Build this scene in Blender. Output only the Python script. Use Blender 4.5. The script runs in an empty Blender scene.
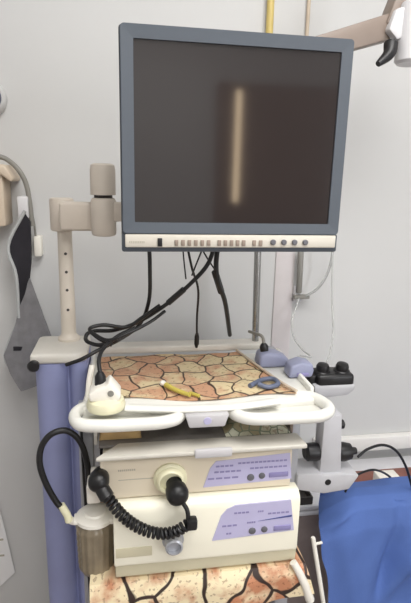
import bpy, bmesh, math, random
from mathutils import Vector, Matrix, noise
random.seed(7)
PI = math.pi
scene = bpy.context.scene
COL = scene.collection

# ------------------------------------------------------------------ helpers
def tag(o, label=None, cat=None, group=None, kind=None):
    if label: o['label'] = label
    if cat: o['category'] = cat
    if group: o['group'] = group
    if kind: o['kind'] = kind
    return o

def thing(name, loc, label, cat, group=None):
    o = bpy.data.objects.new(name, None)
    o.empty_display_size = .05
    COL.objects.link(o)
    o.location = loc
    return tag(o, label, cat, group)

def catmull(pts, n):
    if n <= 1 or len(pts) < 3: return [Vector(p) for p in pts]
    P = [Vector(p) for p in pts]
    P = [P[0] * 2 - P[1]] + P + [P[-1] * 2 - P[-2]]
    out = []
    for i in range(1, len(P) - 2):
        a, b, c, d = P[i - 1:i + 3]
        for k in range(n):
            t = k / n
            out.append(.5 * (2 * b + (c - a) * t + (2 * a - 5 * b + 4 * c - d) * t * t + (3 * b - a - 3 * c + d) * t ** 3))
    out.append(P[-2].copy())
    return out

class MB:
    """collects shapes and links them as one mesh object"""
    def __init__(self): self.bm = bmesh.new()
    def _merge(self, t, bev=0, seg=2):
        if bev:
            bmesh.ops.bevel(t, geom=[e for e in t.edges if e.calc_face_angle(0) > .5], offset=bev, segments=seg, profile=.5, affect='EDGES', clamp_overlap=True)
        bmesh.ops.recalc_face_normals(t, faces=t.faces)
        me = bpy.data.meshes.new('t'); t.to_mesh(me); t.free()
        self.bm.from_mesh(me); bpy.data.meshes.remove(me)
        return self
    def box(self, x0, x1, y0, y1, z0, z1, bev=0, seg=2, rot=None):
        t = bmesh.new(); bmesh.ops.create_cube(t, size=1)
        c = Vector(((x0 + x1) / 2, (y0 + y1) / 2, (z0 + z1) / 2))
        M = Matrix.Translation(c)
        if rot: M = M @ rot
        bmesh.ops.transform(t, matrix=M @ Matrix.Diagonal((abs(x1 - x0), abs(y1 - y0), abs(z1 - z0), 1)), verts=t.verts)
        return self._merge(t, bev, seg)
    def prism(self, pts, axis, a0, a1, bev=0, seg=2):
        def m(p, a):
            return {'x': (a, p[0], p[1]), 'y': (p[0], a, p[1]), 'z': (p[0], p[1], a)}[axis]
        t = bmesh.new()
        v0 = [t.verts.new(m(p, a0)) for p in pts]; v1 = [t.verts.new(m(p, a1)) for p in pts]
        t.faces.new(v0); t.faces.new(v1[::-1])
        n = len(pts)
        for i in range(n): t.faces.new((v0[i], v1[i], v1[(i + 1) % n], v0[(i + 1) % n]))
        bmesh.ops.recalc_face_normals(t, faces=t.faces)
        return self._merge(t, bev, seg)
    def lathe(self, prof, org, axis, seg=28):
        ax = Vector(axis).normalized(); org = Vector(org)
        u = ax.orthogonal().normalized(); w = ax.cross(u)
        t = bmesh.new(); rings = []
        for r, h in prof:
            if r < 1e-6: rings.append([t.verts.new(org + ax * h)])
            else: rings.append([t.verts.new(org + ax * h + (u * math.cos(2 * PI * k / seg) + w * math.sin(2 * PI * k / seg)) * r) for k in range(seg)])
        for A, B in zip(rings, rings[1:]):
            for k in range(seg):
                j = (k + 1) % seg
                if len(A) == 1 and len(B) == 1: continue
                if len(A) == 1: t.faces.new((A[0], B[k], B[j]))
                elif len(B) == 1: t.faces.new((A[k], B[0], A[j]))
                else: t.faces.new((A[k], B[k], B[j], A[j]))
        for R in (rings[0], rings[-1]):
            if len(R) > 1: t.faces.new(R)
        return self._merge(t)
    def cyl(self, p0, p1, r, seg=28, bev=.0):
        p0 = Vector(p0); p1 = Vector(p1); L = (p1 - p0).length
        b = min(bev, r * .9, L * .45)
        prof = [(r, 0), (r, L)] if not b else [(0, 0), (r - b, 0), (r - b * .3, b * .3), (r, b), (r, L - b), (r - b * .3, L - b * .3), (r - b, L), (0, L)]
        return self.lathe(prof, p0, p1 - p0, seg)
    def tube(self, pts, r, n=8, seg=10, closed=False, h=None):
        P = catmull(pts, n)
        N = len(P); t = bmesh.new(); rings = []
        up = None
        for i, p in enumerate(P):
            d = (P[min(i + 1, N - 1)] - P[max(i - 1, 0)]).normalized()
            if h is not None: up_i = Vector((0, 0, 1))
            else:
                if up is None: up = d.orthogonal().normalized()
                up = (up - d * up.dot(d)).normalized(); up_i = up
            s = d.cross(up_i).normalized()
            f = i / max(1, N - 1)
            rr = r(f) if callable(r) else r
            hh = h if h is not None else rr
            rings.append([t.verts.new(p + s * math.cos(2 * PI * k / seg) * rr + up_i * math.sin(2 * PI * k / seg) * hh) for k in range(seg)])
        for A, B in zip(rings, rings[1:]):
            for k in range(seg):
                j = (k + 1) % seg; t.faces.new((A[k], B[k], B[j], A[j]))
        t.faces.new(rings[0][::-1]); t.faces.new(rings[-1])
        return self._merge(t)
    def ball(self, c, r, seg=20):
        t = bmesh.new(); bmesh.ops.create_uvsphere(t, u_segments=seg, v_segments=seg // 2, radius=1)
        r = r if hasattr(r, '__len__') else (r, r, r)
        bmesh.ops.transform(t, matrix=Matrix.Translation(c) @ Matrix.Diagonal((*r, 1)), verts=t.verts)
        return self._merge(t)
    def sheet(self, f, nu, nv, thick):
        """surface f(u,v) given real thickness along its normals"""
        t = bmesh.new()
        V = [[t.verts.new(f(i / nu, j / nv)) for j in range(nv + 1)] for i in range(nu + 1)]
        for i in range(nu):
            for j in range(nv): t.faces.new((V[i][j], V[i + 1][j], V[i + 1][j + 1], V[i][j + 1]))
        t.normal_update()
        W = [[t.verts.new(v.co - v.normal * thick) for v in row] for row in V]
        for i in range(nu):
            for j in range(nv): t.faces.new((W[i][j], W[i][j + 1], W[i + 1][j + 1], W[i + 1][j]))
        for i in range(nu):
            for j in (0, nv): t.faces.new((V[i][j], V[i + 1][j], W[i + 1][j], W[i][j]))
        for j in range(nv):
            for i in (0, nu): t.faces.new((V[i][j], V[i][j + 1], W[i][j + 1], W[i][j]))
        return self._merge(t)
    def poly_sheet(self, pts, thick):
        """polygon in space (3D points) with thickness"""
        t = bmesh.new(); t.faces.new([t.verts.new(p) for p in pts])
        bmesh.ops.triangulate(t, faces=t.faces[:])
        bmesh.ops.solidify(t, geom=t.faces[:], thickness=thick)
        return self._merge(t)
    def build(self, name, material, parent=None, angle=40):
        me = bpy.data.meshes.new(name); self.bm.to_mesh(me); self.bm.free()
        me.materials.append(material)
        me.shade_smooth(); me.set_sharp_from_angle(angle=math.radians(angle))
        o = bpy.data.objects.new(name, me); COL.objects.link(o)
        if parent:
            off = Vector(parent.location); q = parent
            while q.parent: q = q.parent; off += Vector(q.location)
            if parent.type == 'MESH': off = sum((Vector(p.location) for p in chain(parent)), Vector())
            me.transform(Matrix.Translation(-off)); o.parent = parent
        return o

def chain(o):
    while o: yield o; o = o.parent

def struct(o): o['kind'] = 'structure'; return o

# ------------------------------------------------------------------ materials
def lin(c): return tuple((x / 255 / 12.92 if x <= 10 else ((x / 255 + .055) / 1.055) ** 2.4) for x in c) + (1,)

def mat(name, rgb, rough=.5, metal=0, spec=.5, var=.06, scale=30, bump=0, bscale=200, trans=0, alpha=1, coat=0):
    m = bpy.data.materials.new(name); m.use_nodes = True
    nt = m.node_tree; b = nt.nodes['Principled BSDF']
    b.inputs['Roughness'].default_value = rough; b.inputs['Metallic'].default_value = metal
    b.inputs['Specular IOR Level'].default_value = spec
    b.inputs['Transmission Weight'].default_value = trans; b.inputs['Alpha'].default_value = alpha
    b.inputs['Coat Weight'].default_value = coat
    tc = nt.nodes.new('ShaderNodeTexCoord')
    n = nt.nodes.new('ShaderNodeTexNoise'); n.inputs['Scale'].default_value = scale; n.inputs['Detail'].default_value = 4
    nt.links.new(tc.outputs['Object'], n.inputs['Vector'])
    r = nt.nodes.new('ShaderNodeValToRGB'); c = lin(rgb)
    r.color_ramp.elements[0].position = .3; r.color_ramp.elements[1].position = .7
    r.color_ramp.elements[0].color = tuple(x * (1 - var) for x in c[:3]) + (1,)
    r.color_ramp.elements[1].color = tuple(min(1, x * (1 + var)) for x in c[:3]) + (1,)
    nt.links.new(n.outputs['Fac'], r.inputs['Fac']); nt.links.new(r.outputs['Color'], b.inputs['Base Color'])
    if bump:
        n2 = nt.nodes.new('ShaderNodeTexNoise'); n2.inputs['Scale'].default_value = bscale; n2.inputs['Detail'].default_value = 3
        nt.links.new(tc.outputs['Object'], n2.inputs['Vector'])
        bp = nt.nodes.new('ShaderNodeBump'); bp.inputs['Strength'].default_value = bump; bp.inputs['Distance'].default_value = .003
        nt.links.new(n2.outputs['Fac'], bp.inputs['Height']); nt.links.new(bp.outputs['Normal'], b.inputs['Normal'])
    return m

def emit(name, rgb, s):
    m = bpy.data.materials.new(name); m.use_nodes = True; nt = m.node_tree
    nt.nodes.remove(nt.nodes['Principled BSDF'])
    e = nt.nodes.new('ShaderNodeEmission'); e.inputs['Color'].default_value = lin(rgb); e.inputs['Strength'].default_value = s
    nt.links.new(e.outputs[0], nt.nodes['Material Output'].inputs[0]); return m

def stone_cloth(name, scale, light, warm, line, lw, mix=.55, offset=(0, 0, 0)):
    """printed cloth: pale irregular stones with dark brown seams and rusty speckle"""
    m = bpy.data.materials.new(name); m.use_nodes = True; nt = m.node_tree; L = nt.links.new
    b = nt.nodes['Principled BSDF']; b.inputs['Roughness'].default_value = .55
    tc = nt.nodes.new('ShaderNodeTexCoord')
    mp = nt.nodes.new('ShaderNodeMapping'); mp.inputs['Location'].default_value = offset
    L(tc.outputs['UV'], mp.inputs['Vector'])
    ns = nt.nodes.new('ShaderNodeTexNoise'); ns.inputs['Scale'].default_value = 9; L(mp.outputs[0], ns.inputs['Vector'])
    mx = nt.nodes.new('ShaderNodeVectorMath'); mx.operation = 'MULTIPLY_ADD'; mx.inputs[1].default_value = (.07, .07, 0)
    L(ns.outputs['Color'], mx.inputs[0]); L(mp.outputs[0], mx.inputs[2])
    ve = nt.nodes.new('ShaderNodeTexVoronoi'); ve.voronoi_dimensions = '2D'; ve.feature = 'DISTANCE_TO_EDGE'; ve.inputs['Scale'].default_value = scale; ve.inputs['Randomness'].default_value = .75
    vc = nt.nodes.new('ShaderNodeTexVoronoi'); vc.voronoi_dimensions = '2D'; vc.inputs['Scale'].default_value = scale; vc.inputs['Randomness'].default_value = .75
    for v in (ve, vc): L(mx.outputs[0], v.inputs['Vector'])
    n2 = nt.nodes.new('ShaderNodeTexNoise'); n2.inputs['Scale'].default_value = 24; n2.inputs['Detail'].default_value = 6; L(mp.outputs[0], n2.inputs['Vector'])
    sep = nt.nodes.new('ShaderNodeSeparateColor'); L(vc.outputs['Color'], sep.inputs[0])
    ad = nt.nodes.new('ShaderNodeMath'); ad.operation = 'MULTIPLY_ADD'; ad.inputs[1].default_value = .35; L(sep.outputs[0], ad.inputs[0]); L(n2.outputs['Fac'], ad.inputs[2])
    cr = nt.nodes.new('ShaderNodeValToRGB'); cr.color_ramp.elements[0].position = mix; cr.color_ramp.elements[0].color = lin(light)
    cr.color_ramp.elements[1].position = mix + .22; cr.color_ramp.elements[1].color = lin(warm); L(ad.outputs[0], cr.inputs['Fac'])
    # fine dark freckles
    n3 = nt.nodes.new('ShaderNodeTexNoise'); n3.inputs['Scale'].default_value = 110; n3.inputs['Detail'].default_value = 3; L(mp.outputs[0], n3.inputs['Vector'])
    fr = nt.nodes.new('ShaderNodeMath'); fr.operation = 'GREATER_THAN'; fr.inputs[1].default_value = .60; L(n3.outputs['Fac'], fr.inputs[0])
    f2 = nt.nodes.new('ShaderNodeMath'); f2.operation = 'MULTIPLY'; f2.inputs[1].default_value = .45; L(fr.outputs[0], f2.inputs[0])
    m1 = nt.nodes.new('ShaderNodeMix'); m1.data_type = 'RGBA'; m1.inputs['B'].default_value = lin((110, 66, 40))
    L(f2.outputs[0], m1.inputs['Factor']); L(cr.outputs[0], m1.inputs['A'])
    er = nt.nodes.new('ShaderNodeMapRange'); er.inputs['From Min'].default_value = lw * .6; er.inputs['From Max'].default_value = lw; er.inputs['To Min'].default_value = 1; er.inputs['To Max'].default_value = 0
    L(ve.outputs['Distance'], er.inputs['Value'])
    m2 = nt.nodes.new('ShaderNodeMix'); m2.data_type = 'RGBA'; m2.inputs['B'].default_value = lin(line)
    L(er.outputs[0], m2.inputs['Factor']); L(m1.outputs['Result'], m2.inputs['A']); L(m2.outputs['Result'], b.inputs['Base Color'])
    return m

def uv_from(o, f):
    """lay the print along the cloth: f(co) -> (u, v)"""
    me = o.data; uv = me.uv_layers.new(name='UVMap')
    for lp in me.loops: uv.data[lp.index].uv = f(me.vertices[lp.vertex_index].co)

M = dict(
    wall=mat('wall_paint', (203, 203, 202), .7, var=.015, scale=3, bump=.05, bscale=60),
    floor=mat('floor_vinyl', (150, 140, 135), .5, var=.05, scale=8),
    ceil=mat('ceiling_paint', (235, 235, 232), .8, var=.01),
    trim=mat('white_trim', (232, 230, 226), .5, var=.02),
    bezel=mat('bluegrey_plastic', (84, 90, 98), .5, spec=.3, var=.02, scale=60),
    shell=mat('monitor_shell', (74, 80, 88), .5, var=.03),
    screen=mat('screen_glass', (46, 42, 42), .07, spec=.7, var=.02, scale=2),
    panel=mat('cream_panel', (206, 200, 188), .45, var=.02),
    button=mat('button_grey', (142, 128, 116), .5, var=.05),
    knobgrey=mat('knob_grey', (98, 98, 104), .4, var=.05),
    black=mat('black_plastic', (22, 21, 23), .4, var=.15),
    rubber=mat('black_rubber', (20, 20, 22), .42, var=.15, bump=.1, bscale=150),
    arm=mat('warm_grey_arm', (200, 190, 178), .45, var=.03),
    pole=mat('cream_pole', (206, 197, 184), .4, var=.02),
    greyarm=mat('brown_grey_arm', (136, 122, 112), .45, var=.03),
    white=mat('white_plastic', (238, 234, 224), .35, var=.015),
    offwhite=mat('offwhite_enamel', (212, 211, 213), .4, var=.02),
    tray=mat('tray_plastic', (228, 227, 220), .3, var=.03, scale=15),
    capg=mat('cap_greige', (208, 204, 196), .45, var=.03),
    column=mat('lavender_vinyl', (142, 148, 188), .5, var=.05, scale=12),
    lav=mat('lavender_plastic', (146, 150, 176), .4, var=.04),
    lavpanel=mat('lavender_panel', (186, 182, 214), .4, var=.02),
    lavpale=mat('pale_panel_strip', (222, 220, 228), .4, var=.02),
    ink=mat('panel_ink', (138, 132, 176), .5, var=.05),
    inkblue=mat('panel_ink_blue', (70, 80, 140), .5, var=.05),
    inkgrey=mat('faint_ink', (176, 170, 156), .5, var=.03),
    cream=mat('cream_housing', (240, 236, 218), .4, var=.02, scale=8),
    cream2=mat('cream_front', (222, 211, 190), .42, var=.02, scale=8),
    cream3=mat('cream_base_strip', (206, 199, 172), .45, var=.03, scale=8),
    socket=mat('ivory_socket', (226, 222, 190), .35, var=.03),
    steel=mat('grey_steel', (176, 178, 184), .35, metal=.35, var=.04),
    chrome=mat('chrome', (166, 166, 164), .25, metal=.9, var=.02),
    bracket=mat('grey_bracket', (186, 186, 190), .45, var=.03),
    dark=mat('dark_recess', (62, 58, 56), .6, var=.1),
    slide=mat('sliding_shelf_grey', (206, 202, 192), .3, var=.04),
    deck=mat('dark_glossy_deck', (112, 108, 104), .18, var=.2, scale=18),
    taupe=mat('taupe_laminate', (160, 147, 144), .55, var=.06),
    worktop=mat('grey_worktop', (224, 224, 228), .35, var=.03),
    blue=mat('blue_drape', (78, 106, 170), .8, var=.08, scale=9, bump=.15, bscale=300),
    bottle=mat('smoky_bottle', (138, 126, 106), .3, var=.2, scale=26, trans=.12),
    clear=mat('clear_plastic', (226, 228, 226), .15, var=.01, trans=.65),
    yellow=mat('yellow_pipe', (206, 184, 112), .4, var=.05),
    yellowc=mat('yellow_rubber', (196, 180, 84), .5, var=.08),
    beige=mat('beige_plastic', (202, 186, 166), .5, var=.04),
    pinkish=mat('pinkish_trunking', (208, 202, 202), .55, var=.02),
    cuff=mat('grey_cuff_cloth', (128, 127, 130), .85, var=.12, scale=40, bump=.3, bscale=400),
    cuffin=mat('black_cuff_lining', (38, 36, 42), .9, var=.15, scale=40),
    cuffedge=mat('pale_cuff_binding', (176, 178, 178), .8, var=.05),
    hose=mat('grey_hose', (134, 132, 126), .45, var=.05),
    paper=mat('white_paper', (234, 234, 234), .8, var=.01),
    redbrown=mat('red_brown_box', (134, 84, 72), .5, var=.1),
    green=mat('green_label', (60, 140, 110), .5, var=.1),
    brownc=mat('brown_cloth', (178, 148, 100), .8, var=.2, scale=30),
    slate=mat('slate_lead', (92, 100, 122), .45, var=.1),
    latchgrey=mat('latch_grey', (196, 194, 196), .4, var=.03),
    navy=mat('navy_dial', (52, 56, 88), .35, var=.05),
    door=mat('brown_door', (120, 88, 70), .5, var=.15, scale=6),
    lamp=emit('lamp_diffuser', (255, 252, 246), 3),
    fillglow=emit('fill_window_glow', (236, 242, 255), 3),  # glow for the added fill window behind the viewer
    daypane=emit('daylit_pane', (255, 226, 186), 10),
    cloth=stone_cloth('stone_print_cloth', 17, (216, 198, 158), (198, 152, 120), (70, 52, 40), .045, .56),
    cloth2=stone_cloth('stone_print_cloth_bold', 11, (234, 218, 182), (192, 132, 98), (52, 36, 30),   .055, .56, (.31, .12, 0)),
    paisley=stone_cloth('pale_speckled_cloth', 50, (206, 206, 186), (160, 150, 120), (120, 130, 110), .08, .5),
)

# ------------------------------------------------------------------ the room
WY = 1.45
struct(MB().box(-1.6, 2.4, WY, WY + .1, 0, 2.6).build('wall_back', M['wall']))
struct(MB().box(-1.7, -1.6, -2.0, WY + .1, 0, 2.6).build('wall_left', M['wall']))
struct(MB().box(2.4, 2.5, -2.0, WY + .1, 0, 2.6).build('wall_right', M['wall']))
struct(MB().box(-1.7, 2.5, -2.1, WY + .1, -.08, 0).build('floor', M['floor']))
struct(MB().box(-1.7, 2.5, -2.1, WY + .1, 2.6, 2.7).build('ceiling', M['ceil']))
struct(MB().box(-1.7, 2.5, -2.1, -2.0, 0, 2.6).build('wall_rear', M['wall']))
struct(MB().box(.62, 2.4, WY - .03, WY, .535, .585, .005).build('trim_1', M['trim']))
# door behind the viewer; its narrow lit pane is what mirrors in the monitor glass
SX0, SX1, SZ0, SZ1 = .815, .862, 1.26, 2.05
dr = MB()
dr.box(.68, SX0, -2.0, -1.955, .01, 2.1).box(SX1, 1.62, -2.0, -1.955, .01, 2.1)
dr.box(SX0, SX1, -2.0, -1.955, .01, SZ0).box(SX0, SX1, -2.0, -1.955, SZ1, 2.1)
dr = struct(dr.build('door_1', M['door']))
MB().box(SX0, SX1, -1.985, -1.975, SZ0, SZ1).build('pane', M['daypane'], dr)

# ceiling lights
def ceiling_light(x, y, label, w, d, power):
    t = thing('ceiling_light', (x, y, 2.6), label, 'light', 'ceiling lights')
    MB().box(x - w / 2, x + w / 2, y - d / 2, y + d / 2, 2.57, 2.6, .004).build('frame', M['trim'], t)
    MB().box(x - w / 2 + .02, x + w / 2 - .02, y - d / 2 + .02, y + d / 2 - .02, 2.562, 2.57).build('diffuser', M['lamp'], t)
    ld = bpy.data.lights.new('lamp_glow', 'AREA'); ld.shape = 'RECTANGLE'; ld.size = w - .04; ld.size_y = d - .04; ld.energy = power; ld.color = (1, .985, .97)
    lo = bpy.data.objects.new('lamp_glow', ld); COL.objects.link(lo); lo.location = (0, 0, -.045); lo.parent = t
ceiling_light(.45, .15, 'square white ceiling light panel above and in front of the cart', 1.2, .9, 24)
ceiling_light(.1, -1.15, 'square white ceiling light panel near the brown door', 1.2, .6, 20)

# daylight window right of the door, added out of view to brighten front faces
wf = MB(); ring_pts = None
for x0, x1, z0, z1 in ((1.68, 1.73, .85, 2.15), (2.27, 2.32, .85, 2.15), (1.68, 2.32, .85, .90), (1.68, 2.32, 2.10, 2.15)): wf.box(x0, x1, -2.0, -1.96, z0, z1, .003)
fill_win = struct(wf.build('fill_window_1', M['trim']))
MB().box(1.73, 2.27, -1.995, -1.985, .90, 2.10).build('pane', M['fillglow'], fill_win)
ld = bpy.data.lights.new('fill_light', 'AREA'); ld.shape = 'RECTANGLE'; ld.size = .54; ld.size_y = 1.2; ld.energy = 26; ld.color = (.97, .985, 1)  # added area lamp at the invented window, lifts the camera-facing surfaces
lo_ = bpy.data.objects.new('fill_light', ld); COL.objects.link(lo_); lo_.location = (2.0, -1.955, 1.5); lo_.rotation_euler = (PI / 2, 0, 0); lo_.parent = fill_win
# ------------------------------------------------------------------ monitor
mon = thing('monitor', (.2, .93, 1.29), 'large blue-grey framed medical monitor with dark screen on the swivel arm', 'monitor')
fx0, fx1, fz0, fz1, fy = -.003, .402, 1.325, 1.664, .893
sx0, sx1, sz0, sz1 = .0205, .379, 1.344, 1.640
fr = MB()
def ringpts(x0, x1, z0, z1, r, n=5):
    out = []
    for cx, cz, a in ((x1 - r, z1 - r, 0), (x0 + r, z1 - r, 90), (x0 + r, z0 + r, 180), (x1 - r, z0 + r, 270)):
        for k in range(n + 1):
            t = math.radians(a + 90 * k / n); out.append((cx + r * math.cos(t), cz + r * math.sin(t)))
    return out
def ring_frame(mb, outer, inner, loops):
    t = bmesh.new(); R = []
    for kind, y in loops: R.append([t.verts.new((p[0], y, p[1])) for p in (outer if kind == 'o' else inner)])
    n = len(outer)
    for A, B in zip(R, R[1:] + R[:1]):
        for k in range(n): t.faces.new((A[k], A[(k + 1) % n], B[(k + 1) % n], B[k]))
    mb._merge(t)
ring_frame(fr, ringpts(fx0 + .003, fx1 - .003, fz0, fz1 - .003, .006), ringpts(sx0, sx1, sz0, sz1, .002), [('i', .905), ('i', fy + .002), ('o', fy), ('o', .905)])
bez = fr.build('bezel', M['bezel'], mon, 30)
MB().box(sx0 - .003, sx1 + .003, .8985, .905, sz0 - .003, sz1 + .003).build('screen', M['screen'], mon)
sh = MB().box(fx0, fx1, .9055, .945, 1.291, fz1, .006, 3).box(fx0, fx1, .899, .93, 1.291, 1.325, .004, 2)
sh.prism([(.945, 1.31), (.945, 1.65), (.985, 1.60), (.985, 1.36)], 'x', .04, .36, .006)
shell = sh.build('shell', M['shell'], mon)
v = MB()
for k in range(12): v.box(.08 + k * .02, .09 + k * .02, .9835, .9865, 1.40, 1.56)
v.build('vent_slots', M['black'], shell)
pan = MB().box(fx0 + .006, fx1 - .006, .8925, .899, 1.3, 1.3235, .0025).build('control_panel', M['panel'], mon)
pz = 1.3095
def px2x(p): return fx0 + (p - 121.5) / (336.5 - 121.5) * (fx1 - fx0)
b = MB().box(px2x(155), px2x(159.5), .8895, .893, pz - .0075, pz + .0075, .001)
b.build('power_switch', M['black'], pan)
for grp in ((173, 179.2, 185.4, 191.6, 197.8, 204), (214.5, 220.5, 226.5, 232.5, 238.5), (249, 255.5)):
    for p in grp:
        MB().box(px2x(p) - .0034, px2x(p) + .0034, .8898, .893, pz - .006, pz + .0045, .001).build('button', M['button'], pan)
for p in (268, 279, 290, 301):
    MB().lathe([(.0052, 0), (.0052, .004), (.0038, .0055), (0, .0055)], (px2x(p), .893, pz + .001), (0, -1, 0), 16).build('knob', M['knobgrey'], pan)
t_ = MB()
for k in range(9): t_.box(px2x(128.5) + k * .0031, px2x(128.5) + k * .0031 + .0021, .8921, .8928, pz - .0018, pz + .0018)
t_.build('printed_marks', M['inkgrey'], pan)

# ------------------------------------------------------------------ monitor arm
arm = thing('monitor_stand', (-.134, 1.2, 1.045), 'beige swivel monitor arm on a drilled cream pole at the cart rear', 'stand')
MB().lathe([(.026, 0), (.026, .006), (.019, .012), (.0175, .02), (.0165, .28), (0, .28)], (-.134, 1.2, 1.034), (0, 0, 1)).build('pole', M['pole'], arm)
for zz in (1.246, 1.203, 1.160, 1.112): MB().cyl((-.132, 1.1822, zz), (-.132, 1.186, zz), .0034, 12).build('hole', M['dark'], arm)
MB().cyl((-.138, 1.2, 1.297), (-.138, 1.2, 1.372), .027, 32, .005).build('collar', M['arm'], arm)
bm_ = MB(); d = Vector((.10, -.115, 0)); a = math.atan2(d.y, d.x)
bm_.box(-.135, -.032, 1.118, 1.162, 1.305, 1.366, .006, 3, Matrix.Identity(4))
o = bm_.build('beam', M['arm'], arm)
j = MB().box(-.062, -.022, 1.075, 1.165, 1.299, 1.378, .009, 3); o = j.build('elbow', M['arm'], arm)
MB().cyl((-.04, 1.085, 1.299), (-.04, 1.085, 1.378), .026, 32, .006).build('pivot', M['arm'], arm)
MB().cyl((-.04, 1.085, 1.378), (-.04, 1.085, 1.384), .019, 24).build('washer', M['dark'], arm)
MB().lathe([(.0, 0), (.026, 0), (.026, .05), (.024, .06), (.018, .063), (0, .063)], (-.04, 1.085, 1.384), (0, 0, 1), 32).build('pivot_cap', M['arm'], arm)
MB().box(-.03, .2, 1.07, 1.095, 1.33, 1.37, .004).box(.18, .21, .985, 1.095, 1.33, 1.37, .004).build('link', M['arm'], arm)
MB().box(.145, .245, .986, .994, 1.30, 1.40, .003).build('mount_plate', M['arm'], arm)

# ------------------------------------------------------------------ cart
cart = thing('medical_cart', (.15, 1.07, 0), 'cream and lavender medical cart with shelves carrying the processors', 'cart')
# lavender double-lobed column
def lobe(cx, cy, rx, ry, a0, a1, n=10): return [(cx + rx * math.cos(math.radians(a0 + (a1 - a0) * k / n)), cy + ry * math.sin(math.radians(a0 + (a1 - a0) * k / n))) for k in range(n + 1)]
prof = lobe(-.167, 1.125, .036, .035, 180, 350) + lobe(-.107, 1.13, .022, .03, 200, 360) + [(-.085, 1.22), (-.203, 1.22)]
MB().prism(prof, 'z', .10, 1.010).build('column', M['column'], cart, 50)
cap = MB().prism([(-.209, 1.092), (-.105, 1.090), (-.085, 1.11), (-.085, 1.232), (-.20, 1.235), (-.209, 1.225)], 'z', 1.0105, 1.034, .008, 3).build('column_cap', M['capg'], cart)
MB().lathe([(.0, 0), (.007, 0), (.007, .012), (.012, .012), (.013, .022), (.010, .026), (0, .026)], (-.198, 1.092, 1.015), (0, -1, 0), 20).build('knob', M['black'], cap)
MB().box(-.07, .372, 1.215, 1.262, .985, 1.004, .005, 3).build('rear_rail', M['capg'], cart)
MB().box(.37, .40, 1.215, 1.25, .06, .985, .004).build('post', M['steel'], cart)
MB().box(.357, .391, .985, 1.02, .06, .956, .004).build('post', M['steel'], cart)
MB().box(-.10, -.07, .985, 1.02, .06, .956, .004).build('post', M['steel'], cart)
MB().cyl((.345, 1.238, 1.003), (.335, 1.238, 1.47), .009, 20).build('pole', M['chrome'], cart)
# top shelf: moulded tray
tr = MB().prism([(-.082, .925), (.0, .92), (.12, .915), (.19, .915), (.30, .92), (.395, .925), (.405, .94), (.402, 1.215), (-.078, 1.215), (-.088, .94)], 'z', .956, .978, .006, 2)
tr.box(-.082, -.072, .95, 1.21, .975, .992, .004).box(.392, .402, .95, 1.21, .975, .992, .004)
tray = tr.build('top_tray', M['tray'], cart)
def loopband(pts): return MB().tube(pts, .0115, 8, 14, h=.0128)
loopband([(-.045, .955, .972), (-.082, .945, .971), (-.098, .92, .969), (-.088, .885, .968), (-.05, .872, .968), (.02, .870, .968), (.065, .872, .968), (.095, .882, .969), (.112, .905, .971)]).build('handle', M['tray'], cart)
loopband([(.205, .905, .971), (.220, .880, .969), (.25, .866, .968), (.32, .862, .968), (.375, .862, .968), (.405, .876, .969), (.412, .905, .970), (.395, .94, .972), (.36, .955, .973)]).build('handle', M['tray'], cart)
MB().tube([(.0, .915, .981), (.10, .895, .983), (.155, .892, .983), (.22, .893, .983), (.31, .912, .981)], .011, 8, 12, h=.007).build('front_bar', M['tray'], cart)
MB().box(-.085, .09, .875, .94, .9575, .962, .002).build('handle_pan', M['tray'], cart)
MB().box(.225, .40, .868, .94, .9575, .962, .002).build('handle_pan', M['tray'], cart)
lt = MB().prism([(.112, .980), (.198, .980), (.190, .954), (.120, .954)], 'y', .868, .884, .003).build('latch', M['latchgrey'], cart)
MB().lathe([(0, 0), (.008, 0), (.007, .0015), (0, .0015)], (.155, .868, .968), (0, -1, 0), 20).build('emblem', M['lavpanel'], lt)
# body under the tray
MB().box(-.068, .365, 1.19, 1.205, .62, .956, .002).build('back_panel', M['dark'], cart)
MB().box(-.066, -.058, .95, 1.19, .885, .956, .002).build('side_panel', M['capg'], cart)
MB().box(.352, .36, .95, 1.19, .885, .956, .002).build('side_panel', M['greyarm'], cart)
# sliding shelf
MB().box(-.055, .35, .92, 1.18, .893, .899, .001).build('sliding_deck', M['deck'], cart)
sl = MB().prism([(-.058, .862), (.36, .862), (.354, .912), (-.016, .912)], 'z', .898, .908, .003, 2)
MBs = sl.build('sliding_shelf', M['slide'], cart)
lp = MB().box(.13, .205, .858, .868, .893, .912, .004).build('latch', M['latchgrey'], cart)
MB().box(-.068, .358, .885, 1.20, .598, .613, .004).build('lower_shelf', M['capg'], cart)
MB().box(-.10, .40, .92, 1.24, .075, .11, .008).build('base', M['capg'], cart)
for x in (-.07, .37):
    for y in (.95, 1.21):
        c = MB().cyl((x - .012, y, .032), (x + .012, y, .032), .032, 24, .005).box(x - .016, x + .016, y - .012, y + .012, .03, .076, .002).build('caster', M['black'], cart)

# ------------------------------------------------------------------ printed cloths
def topcloth(u, v):
    xl = -.062 + .0 * v; xr = .287 + .072 * (1 - v)
    x = xl + (xr - xl) * u
    y = .945 + .265 * v + .012 * math.sin(u * 9) * (1 - v) + .018 * (.5 - u) * (1 - v)
    z = .9795 + .0025 * (1 + math.sin(u * 13 + v * 5) * math.sin(v * 9 + u * 4)) + .003 * max(0, u - .93) / .07
    return (x, y, z)
c1 = MB().sheet(topcloth, 60, 40, .0015).build('printed_cloth', M['cloth'])
uv_from(c1, lambda c: (c.x, c.y))
tag(c1, 'tan stone-print cloth spread over the top tray of the cart', 'cloth')
edge = MB().tube([(.288, 1.212, .988), (.312, 1.10, .989), (.338, .99, .99), (.357, .938, .990)], .0032, 6, 8).build('hem', M['beige'], c1)
tag(edge, 'pale beige hem')

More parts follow.
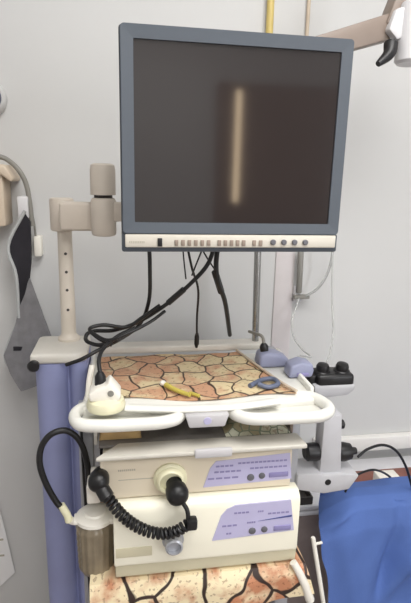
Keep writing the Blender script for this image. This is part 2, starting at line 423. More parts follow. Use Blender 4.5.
def lowcloth(u, v):
    # v: 0 back on shelf -> 1 hem hanging at the front
    L = .46 * v
    x = -.078 + .458 * u
    droop = .062 + .10 * (1 - u)
    if v < .62: y, z = 1.17 - (1.17 - .872) * v / .62, .6145
    else:
        t = (v - .62) / .38
        y = .872 - .014 * math.sin(min(1, t * 3) * PI / 2) + .006 * math.sin(u * 17) * t
        z = .6145 - droop * t
        x += .018 * t * max(0, u - .5) * 2 * u
    return (x, y, z)
c2 = MB().sheet(lowcloth, 50, 50, .0012).build('printed_cloth', M['cloth2'])
uv_from(c2, lambda c: (c.x, c.y * .3 + c.z + .1))
tag(c2, 'bold stone-print cloth hanging off the lower shelf under the processors', 'cloth')
tas = MB().tube([(0.348, 0.862, 0.630), (0.361, 0.858, 0.607), (0.376, 0.856, 0.574), (0.391, 0.856, 0.533)], lambda f: .008 + .002 * f, 6, 10).build('gathered_corner', M['white'], c2)
tag(tas, 'white gathered corner of the cloth')

def lump(f0, sx, sy, hz, seed):
    def f(u, v):
        e = min(1, 6 * min(u, 1 - u, v, 1 - v))
        n = noise.noise(Vector((u * 3 + seed, v * 3, seed)))
        return (f0[0] + sx * (u - .5), f0[1] + sy * (v - .5), f0[2] + hz * e * (.8 + .35 * n))
    return f
o = MB().sheet(lump((-.012, .985, .9005), .085, .09, .05, 2), 24, 24, .001).build('folded_cloth', M['brownc'])
tag(o, 'brown folded cloth stuffed at the left end of the sliding shelf', 'cloth')
o = MB().sheet(lump((.275, 1.01, .9005), .14, .17, .018, 5), 24, 24, .001).build('folded_cloth', M['paisley'])
uv_from(o, lambda c: (c.x, c.y)); tag(o, 'pale speckled cloth lying on the right of the sliding shelf', 'cloth')

# ------------------------------------------------------------------ processors
def text_marks(mb, x0, x1, z, y, n, h, dens=.6):
    w = (x1 - x0) / n
    for k in range(n): mb.box(x0 + k * w, x0 + k * w + w * dens, y - .0005, y + .001, z - h / 2, z + h / 2)

lo = thing('video_processor', (.16, 1.05, .617), 'larger cream video processor with curved front, resting on the lower shelf', 'processor')
MB().box(-.022, .350, .90, 1.16, .6175, .786, .006, 3).build('housing', M['cream'], lo)
FY = .868
MB().prism([(.91, .653), (.872, .653), (FY, .658), (FY, .772), (.872, .784), (.884, .793), (.91, .793)], 'x', -.028, .357, .004, 2).build('front_panel', M['cream'], lo)
MB().prism([(.91, .6175), (.884, .6175), (.877, .623), (.877, .653), (.91, .653)], 'x', -.026, .359, .003, 2).build('base_strip', M['cream3'], lo)
lav = [(0.171, 0.867, 0.698), (0.188, 0.867, 0.755), (0.200, 0.867, 0.770), (0.218, 0.867, 0.777), (0.335, 0.867, 0.779), (0.346, 0.867, 0.706)]
lp = MB().prism([(p[0], p[2]) for p in lav], 'y', FY - .0012, FY + .002).build('key_panel', M['lavpanel'], lo)
for p, r in (((0.255, 0.866, 0.714), .0075), ((0.281, 0.866, 0.715), .0068)):
    MB().lathe([(r, 0), (r, .002), (r * .8, .003), (0, .003)], (p[0], FY - .001, p[2]), (0, -1, 0), 18).build('button', M['knobgrey'], lp)
p = (0.320, 0.866, 0.715)
MB().box(p[0] - .019, p[0] + .019, FY - .0035, FY, p[2] - .006, p[2] + .006, .0028).build('button', M['ink'], lp)
tm = MB()
for a_, b_, n in (((0.215, 0.866, 0.758), (0.248, 0.866, 0.760), 4), ((0.265, 0.866, 0.758), (0.278, 0.866, 0.759), 3), ((0.287, 0.866, 0.749), (0.334, 0.866, 0.754), 5), ((0.191, 0.866, 0.730), (0.224, 0.866, 0.731), 3), ((0.243, 0.866, 0.734), (0.262, 0.866, 0.734), 4), ((0.200, 0.866, 0.712), (0.212, 0.866, 0.712), 2)):
    tm = MB(); text_marks(tm, a_[0], b_[0], (a_[2] + b_[2]) / 2, FY - .001, n, .0042, .8); tm.build('printed_marks', M['ink'], lp)
a_, b_ = (0.266, 0.866, 0.736), (0.339, 0.866, 0.741)
MB().prism([(a_[0], a_[2]), (b_[0], b_[2] - .001), (b_[0], b_[2] + .003)], 'y', FY - .002, FY).build('stripe', M['inkblue'], lp)
p = (0.012, 0.868, 0.688); q = MB().box(p[0] - .036, p[0] + .036, FY - .0015, FY + .002, p[2] - .011, p[2] + .011, .0012).build('port_cover', M['cream3'], lo)
p = (0.090, 0.868, 0.708)
s_ = MB().lathe([(.0, 0), (.022, 0), (.022, .006), (.018, .008), (.0175, .028), (.014, .03), (.014, .02), (0, .02)], (p[0], FY, p[2] + .004), (0, -1, 0), 28).build('connector_socket', M['steel'], lo)

upr = thing('light_source', (.15, 1.06, .795), 'slimmer cream light source unit with round ivory socket, stacked on the processor', 'light source')
MB().box(-.048, .334, .92, 1.16, .7945, .878, .005, 3).build('housing', M['cream2'], upr)
UY = .893
MB().box(-.052, .341, UY, .922, .7945, .880, .004, 3).build('front_panel', M['cream2'], upr)
lav = [(0.154, 0.893, 0.807), (0.167, 0.893, 0.850), (0.179, 0.893, 0.865), (0.335, 0.893, 0.873), (0.342, 0.893, 0.813)]
lp = MB().prism([(p[0], p[2]) for p in lav], 'y', UY - .0012, UY + .002).build('key_panel', M['lavpanel'], upr)
for p, r in (((0.253, 0.892, 0.823), .0075), ((0.277, 0.892, 0.825), .0068)):
    MB().lathe([(r, 0), (r, .002), (r * .8, .003), (0, .003)], (p[0], UY - .001, p[2]), (0, -1, 0), 18).build('button', M['knobgrey'], lp)
p = (0.313, 0.892, 0.825)
MB().box(p[0] - .021, p[0] + .021, UY - .0035, UY, p[2] - .0055, p[2] + .0055, .0026).build('button', M['ink'], lp)
tm = MB()
for a_, b_, n in (((0.179, 0.892, 0.852), (0.217, 0.892, 0.854), 4), ((0.225, 0.892, 0.855), (0.331, 0.892, 0.859), 12), ((0.176, 0.892, 0.839), (0.234, 0.892, 0.841), 5), ((0.163, 0.892, 0.824), (0.230, 0.892, 0.827), 4), ((0.251, 0.892, 0.842), (0.332, 0.892, 0.845), 8)):
    tm = MB(); text_marks(tm, a_[0], b_[0], (a_[2] + b_[2]) / 2, UY - .001, n, .004, .8); tm.build('printed_marks', M['ink'], lp)
tm = MB(); a_, b_ = (-0.017, 0.892, 0.858), (0.018, 0.892, 0.860)
text_marks(tm, a_[0], b_[0], a_[2], UY, 9, .004)
tm.build('printed_marks', M['inkgrey'], upr)
MB().box(a_[0], a_[0] + .075, UY - .0006, UY + .001, a_[2] - .022, a_[2] - .0205).build('groove', M['inkgrey'], upr)
p = (0.086, 0.880, 0.835)
MB().lathe([(0, 0), (.0335, 0), (.0335, .006), (.029, .010), (.028, .018), (.024, .022), (.022, .022), (.021, .012), (0, .012)], (p[0], UY, p[2]), (0, -1, 0), 32).build('light_socket', M['socket'], upr)

# scope plug with coiled cord
plug = thing('coiled_cable', (.10, .86, .74), 'black coiled connector cable with round plugs across the processor fronts', 'cable')
p = (0.096, 0.855, 0.825)
MB().lathe([(.017, -.03), (.017, -.012), (.021, -.010), (.0225, .004), (.020, .014), (.012, .020), (0, .022)], p, (.1, -1, -.1), 28).build('plug', M['rubber'], plug)
p2 = (-0.054, 0.880, 0.847)
MB().lathe([(.012, -.03), (.016, -.02), (.019, -.012), (.0205, .002), (.0185, .012), (.010, .019), (0, .02)], p2, (-.1, -1, -.1), 28).build('plug', M['rubber'], plug)
MB().lathe([(.009, -.012), (.014, -.010), (.0145, .012), (.010, .016), (0, .017)], (-0.044, 0.868, 0.830), (.5, -.5, -.7), 24).build('strain_relief', M['rubber'], plug)
path = catmull([(-0.038, 0.862, 0.823), (-0.011, 0.852, 0.788), (0.020, 0.848, 0.761), (0.055, 0.846, 0.745), (0.089, 0.842, 0.747), (0.115, 0.842, 0.761)], 60)
# resample by arc length into a helix
ds = [0]
for a_, b_ in zip(path, path[1:]): ds.append(ds[-1] + (b_ - a_).length)
tot = ds[-1]; turns = 21; hel = []; NN = turns * 14
k = 0
for i in range(NN + 1):
    s = tot * i / NN
    while k < len(ds) - 2 and ds[k + 1] < s: k += 1
    f = (s - ds[k]) / max(1e-9, ds[k + 1] - ds[k]); c = path[k].lerp(path[k + 1], f)
    d = (path[k + 1] - path[k]).normalized(); u = d.cross(Vector((0, 1, 0))).normalized(); w = d.cross(u)
    an = 2 * PI * turns * i / NN; R_ = .0085
    hel.append(c + (u * math.cos(an) + w * math.sin(an)) * R_)
MB().tube(hel, .0038, 1, 7).build('coil', M['rubber'], plug)
MB().tube([(0.108, 0.852, 0.803), (0.115, 0.845, 0.792), (0.117, 0.842, 0.776), (0.115, 0.842, 0.761)], .0045, 6, 10).build('cord', M['rubber'], plug)
MB().box(.113, .135, .832, .852, .752, .776, .005, 2).build('clip', M['rubber'], plug)
# left white holder behind the plug
wb = MB().box(-.080, -.053, .90, .945, .782, .822, .004).build('holder_block', M['white'], upr)
MB().box(-.072, -.05, .91, .93, .82, .85, .004).build('holder_arm', M['capg'], upr)

# ------------------------------------------------------------------ water bottle and hose
bt = thing('water_bottle', (-.068, .935, .602), 'smoky ribbed water bottle with white screw cap hanging beside the processors', 'bottle')
bx, by = -.067, .935
prof = [(0, .0), (.030, .0), (.034, .006)] + [(.0365 + (.0010 if k % 2 else -.0004) + .0025 * k / 14, .012 + k * .0070) for k in range(15)] + [(.034, .119), (.028, .124), (0, .124)]
bb = MB().lathe(prof, (bx, by, .602), (0, 0, 1), 96)
for v_ in bb.bm.verts:                                   # moulded vertical flutes
    dx_, dy_ = v_.co.x - bx, v_.co.y - by; k_ = 1 + .028 * math.cos(16 * math.atan2(dy_, dx_))
    v_.co.x = bx + dx_ * k_; v_.co.y = by + dy_ * k_
bb.build('bottle_body', M['bottle'], bt)
cp = MB().box(bx - .043, bx - .030, by - .02, by + .01, .725, .733, .002).box(bx + .028, bx + .042, by - .025, by + .0, .724, .736, .002).lathe([(0, .0), (.036, 0), (.040, .003), (.0395, .010), (.032, .015), (.024, .016), (.022, .020), (.012, .022), (0, .022)], (bx, by, .723), (0, 0, 1), 32).build('cap', M['white'], bt)
MB().tube([(bx - .03, by, .723), (bx - .044, by - .002, .722), (bx - .050, by - .004, .728)], .0075, 5, 12).build('spout', M['white'], cp)
MB().box(-.05, -.027, .93, .965, .704, .714, .002).build('hanger', M['offwhite'], bt)
MB().box(-.034, -.0225, .93, .965, .66, .712, .002).build('hanger_plate', M['offwhite'], bt)
hs = thing('air_hose', (-.11, .94, .74), 'thick black hose arching from the bottle spout up beside the lavender column', 'hose')
MB().tube([(-0.079, 0.950, 0.796), (-0.081, 0.950, 0.847), (-0.093, 0.950, 0.894), (-0.117, 0.945, 0.923), (-0.146, 0.940, 0.921), (-0.166, 0.935, 0.898), (-0.171, 0.930, 0.862), (-0.161, 0.930, 0.816), (-0.144, 0.930, 0.775), (-0.133, 0.930, 0.758)], .0063, 8, 14).build('hose', M['rubber'], hs)
f_ = MB().tube([(-0.134, 0.930, 0.765), (-0.123, 0.930, 0.741), (-0.120, 0.930, 0.726)], .0078, 4, 14).build('fitting', M['socket'], hs)
tag(f_, 'cream metal hose fitting')
o = MB().tube([(-0.092, 0.975, 0.921), (-0.092, 0.975, 0.861), (-0.091, 0.976, 0.789), (-0.089, 0.976, 0.703), (-0.089, 0.976, 0.587), (-0.086, 0.976, 0.471), (-0.084, 0.976, 0.366)], .003, 6, 8).build('drop_cable', M['rubber'])
tag(o, 'thin black cable hanging straight down between column and bottle', 'cable')

# ------------------------------------------------------------------ items on the top tray
ad = thing('power_adapter', (-.035, .915, .985), 'white power adapter lump at the front left corner of the top tray', 'adapter')
b_ = MB().lathe([(0, 0), (.036, 0), (.038, .008), (.034, .018), (.022, .022), (0, .022)], (-.038, .915, .985), (0, 0, 1), 24)
b_.build('base', M['socket'], ad)
MB().prism([(-.068, 1.005), (-.012, 1.003), (-.008, 1.018), (-.03, 1.046), (-.037, 1.036), (-.052, 1.032), (-.07, 1.022)], 'y', .895, .94, .005, 2).build('body', M['white'], ad)
MB().cyl((-.028, .898, 1.022), (-.028, .893, 1.022), .006, 16).build('switch', M['hose'], ad)
MB().tube([(-.075, .955, .986), (-.072, .965, 1.02), (-.066, .975, 1.05)], .006, 5, 10).build('strap', M['white'], ad)
yt = thing('yellow_clip', (.11, .935, .986), 'yellow rubber clip lying on the printed cloth near the front edge', 'clip')
MB().tube([(0.086, 0.999, 0.990), (0.104, 0.970, 0.990), (0.130, 0.942, 0.990)], lambda f: .006 - .0015 * f, 6, 12).tube([(0.132, 0.957, 0.988), (0.149, 0.940, 0.988)], .004, 2, 8).build('strap', M['yellowc'], yt)
MB().ball((0.080, 1.010, 0.990), (.007, .007, .006)).build('tip', M['white'], yt)
o = MB().tube([(0.265, 0.977, 0.989), (0.299, 1.002, 0.991), (0.324, 1.000, 0.993), (0.328, 0.976, 0.991), (0.303, 0.967, 0.989), (0.283, 0.976, 0.993)], .0055, 6, 10).build('coiled_lead', M['slate'])
tag(o, 'slate blue looped lead lying on the right of the printed cloth', 'cable')

# ------------------------------------------------------------------ lavender covers and twin-lobed holder
lv = thing('plastic_cover', (.352, 1.12, .98), 'lavender plastic cover with a black plug, behind the right end of the tray', 'cover')
MB().prism([(.318, .979), (.398, .979), (.395, 1.0), (.37, 1.012), (.336, 1.018), (.322, 1.01)], 'y', 1.10, 1.15, .008, 3).build('shell', M['lav'], lv)
MB().lathe([(.010, 0), (.011, .012), (.008, .018), (.004, .022), (0, .022)], (.338, 1.125, 1.014), (-.15, 0, 1), 20).build('plug', M['black'], lv)
MB().tube([(.336, 1.125, 1.034), (.332, 1.13, 1.050), (.322, 1.15, 1.052), (.31, 1.175, 1.05)], .004, 6, 10).build('tube', M['hose'], lv)
l2 = thing('plastic_cup', (.405, 1.045, .98), 'lavender squarish plastic cup beside the black twin holder', 'cup')
MB().prism([(.371, .979), (.428, .979), (.432, .996), (.428, 1.012), (.402, 1.018), (.375, 1.008)], 'y', 1.03, 1.075, .006, 3).build('shell', M['lav'], l2)
MB().box(.39, .418, 1.027, 1.031, .985, .992, .001).build('marking', M['ink'], l2)

hg = thing('scope_hanger', (.46, 1.02, .70), 'grey L-shaped scope hanger bracket with black knobs on the cart right side', 'bracket')
MB().prism([(.446, .745), (.446, .905), (.489, .905), (.501, .745)], 'y', .985, 1.03, .004).build('upright', M['bracket'], hg)
ft = MB().prism([(.388, .724), (.388, .764), (.435, .764), (.457, .758), (.505, .758), (.542, .750), (.519, .714), (.457, .708)], 'y', .975, 1.045, .004).build('foot', M['bracket'], hg)
MB().lathe([(.0075, 0), (.0075, .001), (.005, .0015), (0, .001)], (0.464, 0.975, 0.739), (0, -1, 0), 18).build('bolt', M['black'], ft)
MB().lathe([(.008, 0), (.02, 0), (.022, .008), (.021, .028), (.015, .034), (0, .034)], (.446, 1.005, .803), (-1, 0, 0), 24).build('knob', M['black'], hg)
MB().lathe([(.010, 0), (.022, 0), (.023, .012), (.019, .03), (.010, .034), (.008, .045), (0, .045)], (.497, 1.005, .798), (1, 0, 0), 24).build('knob', M['black'], hg)
MB().lathe([(.006, 0), (.011, .004), (.011, .018), (.005, .022), (0, .022)], (.492, 1.02, .862), (1, 0, 0), 18).build('knob', M['black'], hg)
MB().box(.472, .494, 1.03, 1.075, .86, .88, .003).box(.475, .492, 1.07, 1.088, .86, .925, .003).build('stem', M['offwhite'], hg)
MB().prism([(.447, .924), (.46, .915), (.53, .920), (.548, .934), (.548, .95), (.442, .95)], 'y', 1.05, 1.115, .006, 2).build('cradle', M['bracket'], hg)
MB().box(.452, .546, 1.052, 1.112, .936, .974, .009, 3).build('clamp_block', M['black'], hg)
for x in (.472, .522):
    MB().lathe([(.022, -.01), (.0225, .006), (.019, .012), (.0155, .014), (.016, .022), (.0135, .028), (.006, .031), (0, .031)], (x, 1.08, .965), (0, -.15, 1), 28).build('clamp_knob', M['black'], hg)
MB().box(.434, .456, 1.065, 1.10, .945, .970, .005).build('clamp_lug', M['black'], hg)

# ------------------------------------------------------------------ cables from the monitor
def cable(name, pts, r, label, cat='cable', m='rubber', n=8):
    o = MB().tube(pts, r, n, 10).build(name, M[m]); return tag(o, label, cat)
cable('video_cable', [(0.050, 1.000, 1.301), (0.053, 1.020, 1.241), (0.053, 1.060, 1.163), (0.034, 1.080, 1.104), (-0.006, 1.070, 1.075), (-0.053, 1.040, 1.061), (-0.090, 1.030, 1.044), (-0.125, 1.040, 1.028)], .0042, 'black cable dropping from the monitor left underside and bending to the column cap')
o = cable('signal_cable', [(0.186, 1.000, 1.301), (0.172, 1.010, 1.250), (0.137, 1.020, 1.206), (0.093, 1.040, 1.161), (0.033, 1.060, 1.116), (-0.021, 1.070, 1.094), (-0.063, 1.080, 1.090), (-0.082, 1.080, 1.083), (-0.082, 1.070, 1.070), (-0.053, 1.050, 1.067), (-0.015, 1.050, 1.077)], .0045, 'thick black signal cable sweeping diagonally from monitor to the left')
MB().tube([(0.125, 1.025, 1.194), (0.093, 1.040, 1.161)], .0066, 1, 12).build('ferrite_sleeve', M['rubber'], o)
o = cable('power_cable', [(0.198, 1.030, 1.298), (0.195, 1.040, 1.249), (0.202, 1.050, 1.204), (0.230, 1.100, 1.146), (0.273, 1.230, 1.024)], .0055, 'thick black power cable falling from monitor centre behind the tray')
MB().tube([(0.194, 1.045, 1.227), (0.215, 1.075, 1.176)], .0078, 1, 12).build('ferrite_sleeve', M['rubber'], o)
o = cable('thin_lead', [(0.127, 1.020, 1.299), (0.143, 1.040, 1.237), (0.162, 1.070, 1.182), (0.168, 1.120, 1.099), (0.180, 1.190, 1.013)], .0026, 'thin black lead hanging vertically to the rear edge of the cloth')
MB().lathe([(.0035, 0), (.006, .01), (.006, .03), (.003, .04), (0, .04)], (0.175, 1.160, 1.054), (.0, .15, -1), 14).build('plug', M['rubber'], o)
cable('thin_wire', [(0.118, 1.010, 1.300), (0.123, 1.015, 1.254), (0.128, 1.020, 1.217)], .0016, 'fine dark wire left of the crossing wires below the monitor', 'wire')
cable('thin_wire', [(0.147, 1.000, 1.301), (0.172, 1.020, 1.261), (0.195, 1.040, 1.230)], .0018, 'fine dark wire slanting down to the thick power cable', 'wire')
cable('thin_wire', [(0.163, 0.985, 1.303), (0.148, 1.000, 1.256), (0.142, 1.030, 1.223)], .0018, 'fine dark wire slanting left onto the thin lead', 'wire')
cable('adapter_cable', [(0.022, 1.040, 1.107), (-0.014, 1.020, 1.096), (-0.042, 0.980, 1.084), (-0.051, 0.950, 1.070), (-0.048, 0.925, 1.050)], .0042, 'black cable running down into the white power adapter')
o = MB().lathe([(.006, 0), (.0105, .008), (.0115, .03), (.009, .036), (0, .036)], (-0.048, 0.925, 1.054), (0, 0, -1), 18).build('power_plug', M['rubber'])
tag(o, 'black power plug standing in the white power adapter', 'plug')
cable('loose_cable', [(-0.068, 1.030, 1.101), (-0.034, 1.000, 1.094), (0.007, 1.000, 1.108), (0.053, 1.020, 1.125), (0.086, 1.040, 1.143)], .0036, 'black cable bundled below the diagonal signal cable', 'cable')
cable('loop_cable', [(-0.027, 1.020, 1.076), (-0.055, 1.020, 1.093), (-0.073, 1.040, 1.107), (-0.044, 1.050, 1.112), (0.003, 1.050, 1.106), (0.037, 1.050, 1.126), (0.076, 1.045, 1.155)], .0042, 'black cable looping tightly above the column cap beside the diagonal signal cable')
cable('knob_cable', [(0.549, 1.005, 0.781), (0.581, 1.020, 0.791), (0.632, 1.040, 0.787), (0.676, 1.050, 0.762), (0.716, 1.060, 0.707), (0.752, 1.070, 0.629)], .0034, 'black cable arching from the right bracket knob toward the blue drape')
cable('ground_cable', [(0.559, 1.070, 0.640), (0.570, 1.070, 0.665), (0.598, 1.080, 0.683), (0.654, 1.100, 0.678), (0.732, 1.150, 0.618), (0.782, 1.160, 0.559)], .003, 'second black cable curving low over the blue drape top edge')

# ------------------------------------------------------------------ wall items
o = MB().cyl((.397, 1.438, 1.40), (.397, 1.438, 2.6), .010, 18).build('yellow_pipe', M['yellow']); tag(o, 'yellow gas pipe running down the wall behind the monitor', 'pipe')
o = MB().cyl((.505, 1.443, 1.30), (.505, 1.443, 2.6), .005, 14).build('thin_conduit', M['beige']); tag(o, 'thin beige conduit on the wall right of the yellow pipe', 'pipe')
o = MB().box(.455, .515, 1.445, 1.45, .80, 1.36, .002).build('wall_trunking', M['pinkish']); tag(o, 'pale pinkish trunking strip on the wall below the monitor', 'trunking')
hk = thing('tubing_hook', (.52, 1.42, 1.1), 'grey wall hook and drip chamber holding clear tubing under the monitor', 'hook')
MB().cyl((.527, 1.425, 1.09), (.524, 1.425, 1.22), .009, 16, .003).build('chamber', M['hose'], hk)
MB().box(.51, .56, 1.415, 1.436, 1.072, 1.084, .003).build('hook', M['hose'], hk)
MB().box(.515, .54, 1.43, 1.45, 1.06, 1.11, .003).build('wall_plate', M['offwhite'], hk)
cable('clear_tube', [(0.543, 1.420, 1.078), (0.577, 1.400, 1.110), (0.596, 1.380, 1.163), (0.597, 1.360, 1.231), (0.586, 1.350, 1.304)], .0042, 'clear tube curving from the wall hook up behind the monitor', 'tube', 'clear')
cable('clear_tube', [(0.583, 1.330, 1.247), (0.582, 1.310, 1.124), (0.582, 1.280, 1.015), (0.563, 1.240, 0.975), (0.517, 1.160, 0.955)], .0026, 'long clear tube hanging down to the black twin holder', 'tube', 'clear')
cable('clear_tube', [(0.525, 1.415, 1.077), (0.495, 1.380, 1.011), (0.487, 1.330, 0.978), (0.497, 1.280, 0.958), (0.498, 1.220, 0.959), (0.448, 1.170, 0.981), (0.409, 1.120, 0.985)], .0026, 'clear tube looping from the wall hook down to the lavender covers', 'tube', 'clear')

# lamp arm at the upper right
la = thing('examination_lamp', (.56, 1.2, 1.73), 'grey-brown jointed lamp arm with white cylindrical head at the upper right', 'lamp')
ar = MB().prism([(.30, 1.645), (.30, 1.688), (.589, 1.787), (.60, 1.735)], 'y', 1.14, 1.18, .004).build('beam', M['greyarm'], la)
MB().box(.28, .32, 1.14, 1.45, 1.64, 1.695, .004).build('wall_strut', M['greyarm'], la)
MB().prism([(.578, 1.765), (.60, 1.83), (.66, 1.87), (.70, 1.84), (.64, 1.79), (.61, 1.74)], 'y', 1.135, 1.185, .006).build('joint', M['greyarm'], la)
MB().prism([(.578, 1.748), (.592, 1.79), (.625, 1.80), (.63, 1.74), (.60, 1.728)], 'y', 1.12, 1.15, .005).build('collar', M['offwhite'], la)
MB().lathe([(0, 0), (.030, 0), (.036, .006), (.036, .118), (.032, .125), (0, .126)], (.643, 1.13, 1.682), (0, 0, 1), 32).build('head', M['offwhite'], la)
MB().tube([(0.591, 1.130, 1.721), (0.583, 1.120, 1.698), (0.555, 1.110, 1.674)], lambda f: .0155 - .009 * f * f, 6, 14).build('lever', M['black'], la)

# left wall: holder, gauge, hose, cuff, paper
bh = thing('cuff_holder', (-.33, 1.42, 1.3), 'beige wall holder with a projecting lip at the left edge', 'holder')
MB().box(-.42, -.297, 1.36, 1.45, 1.29, 1.425, .006).build('box', M['beige'], bh)
MB().prism([(-.43, 1.425), (-.43, 1.445), (-.29, 1.445), (-.27, 1.412), (-.275, 1.402), (-.30, 1.42)], 'y', 1.35, 1.45, .004).build('lip', M['beige'], bh)
ga = thing('wall_gauge', (-.345, 1.42, 1.61), 'white round wall gauge with a navy dial at the left edge', 'gauge')
MB().lathe([(0, 0), (.046, 0), (.046, .02), (.040, .028), (0, .028)], (-.337, 1.45, 1.61), (0, -1, 0), 36).build('case', M['wall'], ga)
MB().lathe([(.034, .0), (.033, .012), (.02, .018), (0, .019)], (-.334, 1.424, 1.61), (0, -1, 0), 32).build('dial', M['navy'], ga)
o = cable('cuff_hose', [(-0.318, 1.400, 1.466), (-0.294, 1.400, 1.459), (-0.265, 1.390, 1.435), (-0.247, 1.390, 1.398), (-0.240, 1.390, 1.344), (-0.238, 1.390, 1.290)], .0065, 'grey rubber hose curving over the beige holder to the cuff', 'hose', 'hose')
o = cable('thin_tube', [(-0.244, 1.410, 1.343), (-0.236, 1.410, 1.298), (-0.235, 1.420, 1.254), (-0.232, 1.430, 1.231)], .003, 'thin pale tube ending in a white connector beside the cuff', 'tube', 'hose')
MB().box(*[(-0.240, 1.420, 1.260)[0], (-0.221, 1.420, 1.260)[0], 1.41, 1.45, (-0.237, 1.420, 1.205)[2], (-0.234, 1.420, 1.260)[2]], .003).build('connector', M['white'], o)
cf = thing('pressure_cuff', (-.26, 1.39, 1.1), 'grey and black blood pressure cuff folded and hanging at left', 'cuff')
def bulge(pts3, thick, name, m, amp, seed):
    """soft cloth panel: fan-subdivided polygon with gentle folds"""
    t = bmesh.new(); t.faces.new([t.verts.new(p) for p in pts3])
    bmesh.ops.triangulate(t, faces=t.faces[:])
    bmesh.ops.subdivide_edges(t, edges=t.edges[:], cuts=7, use_grid_fill=True)
    for v_ in t.verts: v_.co.y += amp * noise.noise(Vector((v_.co.x * 16 + seed, 0, v_.co.z * 9)))
    bmesh.ops.recalc_face_normals(t, faces=t.faces)
    bmesh.ops.solidify(t, geom=t.faces[:], thickness=thick)
    mb = MB(); mb._merge(t); return mb.build(name, M[m], cf)
bulge([(-0.253, 1.385, 1.326), (-0.239, 1.385, 1.301), (-0.243, 1.385, 1.194), (-0.259, 1.385, 1.089), (-0.283, 1.385, 1.039), (-0.284, 1.385, 1.151), (-0.301, 1.385, 1.237)], .010, 'lining', 'cuffin', .010, 1)
bulge([(-0.248, 1.372, 1.153), (-0.217, 1.365, 1.043), (-0.186, 1.360, 0.952), (-0.236, 1.360, 0.853), (-0.285, 1.360, 0.840), (-0.310, 1.365, 0.890), (-0.326, 1.370, 0.941), (-0.284, 1.375, 1.042)], .010, 'outer_panel', 'cuff', .014, 3)
MB().tube([(-0.251, 1.374, 1.330), (-0.298, 1.372, 1.239), (-0.283, 1.372, 1.159), (-0.282, 1.368, 1.044)], .0045, 5, 8).tube([(-0.283, 1.372, 1.043), (-0.325, 1.366, 0.943), (-0.309, 1.362, 0.891), (-0.285, 1.358, 0.841)], .003, 5, 8).build('binding', M['cuffedge'], cf)
MB().box((-0.299, 1.350, 0.965)[0], (-0.266, 1.350, 0.964)[0], 1.352, 1.356, (-0.282, 1.350, 0.956)[2], (-0.281, 1.350, 0.967)[2]).build('printed_marks', M['cuffin'], cf)
MB().box(*[(-0.271, 1.390, 1.336)[0], (-0.243, 1.390, 1.336)[0], 1.38, 1.449, (-0.257, 1.390, 1.310)[2], (-0.254, 1.390, 1.367)[2]], .004).build('clip', M['offwhite'], cf)
pp = MB().poly_sheet([(-0.469, 1.445, 0.548), (-0.397, 1.445, 0.430), (-0.383, 1.445, 0.328), (-0.363, 1.445, 0.168), (-0.420, 1.445, 0.113), (-0.535, 1.445, 0.120)], .002).build('notice_sheet', M['paper'])
tag(pp, 'white printed sheet stuck on the wall at the lower left edge', 'paper')
for k in range(3):
    MB().box(*{0: ((-0.430, 1.440, 0.373)[0], (-0.397, 1.440, 0.370)[0], 1.442, 1.4445, (-0.395, 1.440, 0.366)[2], (-0.394, 1.440, 0.371)[2]), 1: ((-0.435, 1.440, 0.301)[0], (-0.390, 1.440, 0.296)[0], 1.442, 1.4445, (-0.400, 1.440, 0.293)[2], (-0.399, 1.440, 0.299)[2]), 2: ((-0.439, 1.440, 0.242)[0], (-0.391, 1.440, 0.237)[0], 1.442, 1.4445, (-0.404, 1.440, 0.234)[2], (-0.403, 1.440, 0.240)[2])}[k]).build('printed_line', M['inkgrey'], pp)

# ------------------------------------------------------------------ lower right: cabinet, boxes, stick, draped table
cb = thing('low_cabinet', (.78, 1.33, 0), 'low taupe cabinet with pale grey top against the wall at right', 'cabinet')
MB().box(.43, 1.15, 1.225, 1.43, .0, .470, .003).build('body', M['taupe'], cb)
MB().box(.42, 1.16, 1.205, 1.43, .471, .484, .003).box(.42, 1.16, 1.205, 1.43, .489, .503, .003).box(.43, 1.15, 1.22, 1.43, .484, .489).build('worktop', M['worktop'], cb)
o = MB().box(.68, .97, 1.25, 1.335, .5035, .522, .004).build('red_brown_box', M['redbrown']); tag(o, 'flat red-brown box on the cabinet top behind the blue drape', 'box')
tp = thing('instrument_tray', (.49, 1.25, .503), 'small dark grey instrument tray on the cabinet top under the grey bracket', 'tray')
MB().box(.445, .535, 1.212, 1.29, .5035, .508, .001).box(.445, .535, 1.212, 1.216, .508, .528).box(.445, .535, 1.286, 1.29, .508, .528).box(.445, .449, 1.216, 1.286, .508, .528).box(.531, .535, 1.216, 1.286, .508, .528).build('pan', M['dark'], tp)
MB().tube([(.445, 1.23, .52), (.436, 1.235, .53), (.436, 1.265, .53), (.445, 1.27, .52)], .003, 5, 8).build('handle', M['brownc'], tp)
gb = thing('small_carton', (.767, 1.225, .503), 'small white carton with green end in front of the red-brown box', 'carton')
MB().box(.735, .80, 1.205, 1.245, .5035, .578, .003).build('carton', M['white'], gb)
MB().box(.737, .76, 1.2035, 1.2055, .506, .576, .0005).build('label', M['green'], gb)
st = thing('white_stick', (.56, 1.16, 0), 'white plastic stick leaning upright beside the blue drape', 'stick')
p0 = Vector((0.443, 0.985, 0.584)); p1 = Vector((0.483, 0.985, 0.401)); d = (p1 - p0); bot = p0 + d * (p0.z / -d.z)
MB().cyl(p0, bot, .0055, 14, .003).build('rod', M['white'], st)
q = Vector((0.450, 0.985, 0.563)); MB().cyl(q, q + Vector((.018, 0, .003)), .0035, 12).build('peg', M['white'], st)

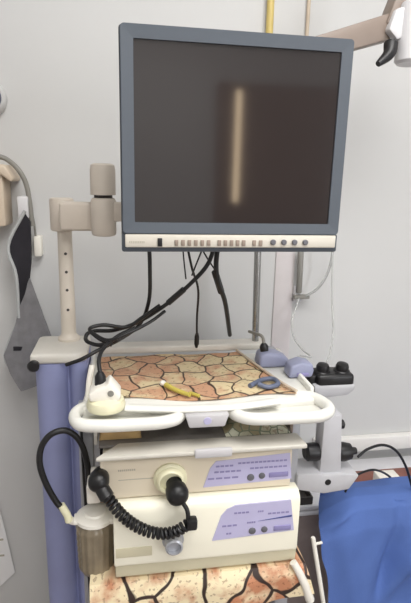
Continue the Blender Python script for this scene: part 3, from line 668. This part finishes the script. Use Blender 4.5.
tb = thing('instrument_table', (.8, 1.03, 0), 'instrument table hidden under the blue drape', 'table')
MB().box(.54, 1.2, 1.045, 1.125, .572, .590, .004).build('tabletop', M['steel'], tb)
for x in (.57, 1.17):
    for y in (1.065, 1.105): MB().cyl((x, y, 0), (x, y, .573), .012, 14).build('leg', M['steel'], tb)
def drape(u, v):
    # v runs from the back hem over the top and down the front; u from the back of the left side panel, round the corner, to the right
    prof = [(1.165, .42), (1.158, .56), (1.145, .612), (1.10, .624), (1.065, .622), (1.035, .606), (1.018, .560), (1.008, .46), (.998, .32), (.985, .14)]
    s = v * (len(prof) - 1); i = min(int(s), len(prof) - 2); f = s - i
    y = prof[i][0] * (1 - f) + prof[i + 1][0] * f; z = prof[i][1] * (1 - f) + prof[i + 1][1] * f
    xl = .463 + .19 * (.62 - max(z, .2)) - .003 * math.sin(z * 40) + .40 * max(0, y - 1.0)
    front = v > .5
    if u < .2:
        t = (.2 - u) / .2
        x = xl + .05 * t
        y = y + t * (1.10 - y) if front else y
    else: x = xl + .75 * (u - .2) / .8
    hang = max(0, min(1, (.61 - z) / .15)) if front else 0
    fade = min(1, max(0, (u - .2) / .06))
    y -= hang * fade * (.012 * math.sin((x - .05 * z) * 30 + z * 9) + .006 * math.sin(x * 63 + 1.3 - z * 17))
    n = noise.noise(Vector((x * 7, y * 7, z * 6)))
    z += .010 * n * (1 - hang) + .010 * max(0, x - .5) * (1 - hang)
    y -= .026 * n * hang * fade
    z -= (1 - hang) * .04 * max(0, 1 - (x - xl) / .10) ** 1.5 if v > .22 else 0
    # crease running down from the top towards the left edge, and one from the right
    for (x0, z0, x1, z1, wd, am) in ((.56, .62, .48, .55, .012, .012), (.78, .56, .62, .30, .02, .018), (.70, .60, .60, .12, .016, -.010)):
        dx, dz = x1 - x0, z1 - z0; L = math.hypot(dx, dz)
        q = ((x - x0) * dx + (z - z0) * dz) / L / L; dd = ((x - x0) * dz - (z - z0) * dx) / L
        y -= 1.5 * fade * am * math.exp(-(dd / wd) ** 2) * max(0, min(1, 1.3 - abs(q - .5) * 1.6)) if front else 0
    return (x, y, z)
dm = MB().sheet(drape, 110, 90, .0015)
bd = dm.build('blue_drape', M['blue'], None, 70); tag(bd, 'blue surgical drape cloth covering the table at lower right', 'drape')

# ------------------------------------------------------------------ world, camera, view
w = bpy.data.worlds.new('world'); scene.world = w; w.use_nodes = True
w.node_tree.nodes['Background'].inputs[0].default_value = (.8, .82, .85, 1); w.node_tree.nodes['Background'].inputs[1].default_value = .3
cd = bpy.data.cameras.new('camera'); cam = bpy.data.objects.new('camera', cd); COL.objects.link(cam)
R = Matrix([[0.986946, 0.015038, -0.16035], [-0.159302, 0.237596, -0.958213], [0.023689, 0.971248, 0.23689]]).to_4x4()
cam.matrix_world = Matrix.Translation((0, 0, 1.42)) @ R
cd.sensor_fit = 'VERTICAL'; cd.sensor_height = 24; cd.lens = 500 / 603 * 24; cd.clip_start = .02
scene.camera = cam
vs = scene.view_settings
vs.view_transform = 'Standard'; vs.look = 'None'; vs.gamma = 1; vs.use_curve_mapping = False; vs.exposure = 0
scene.cycles.use_denoising = True
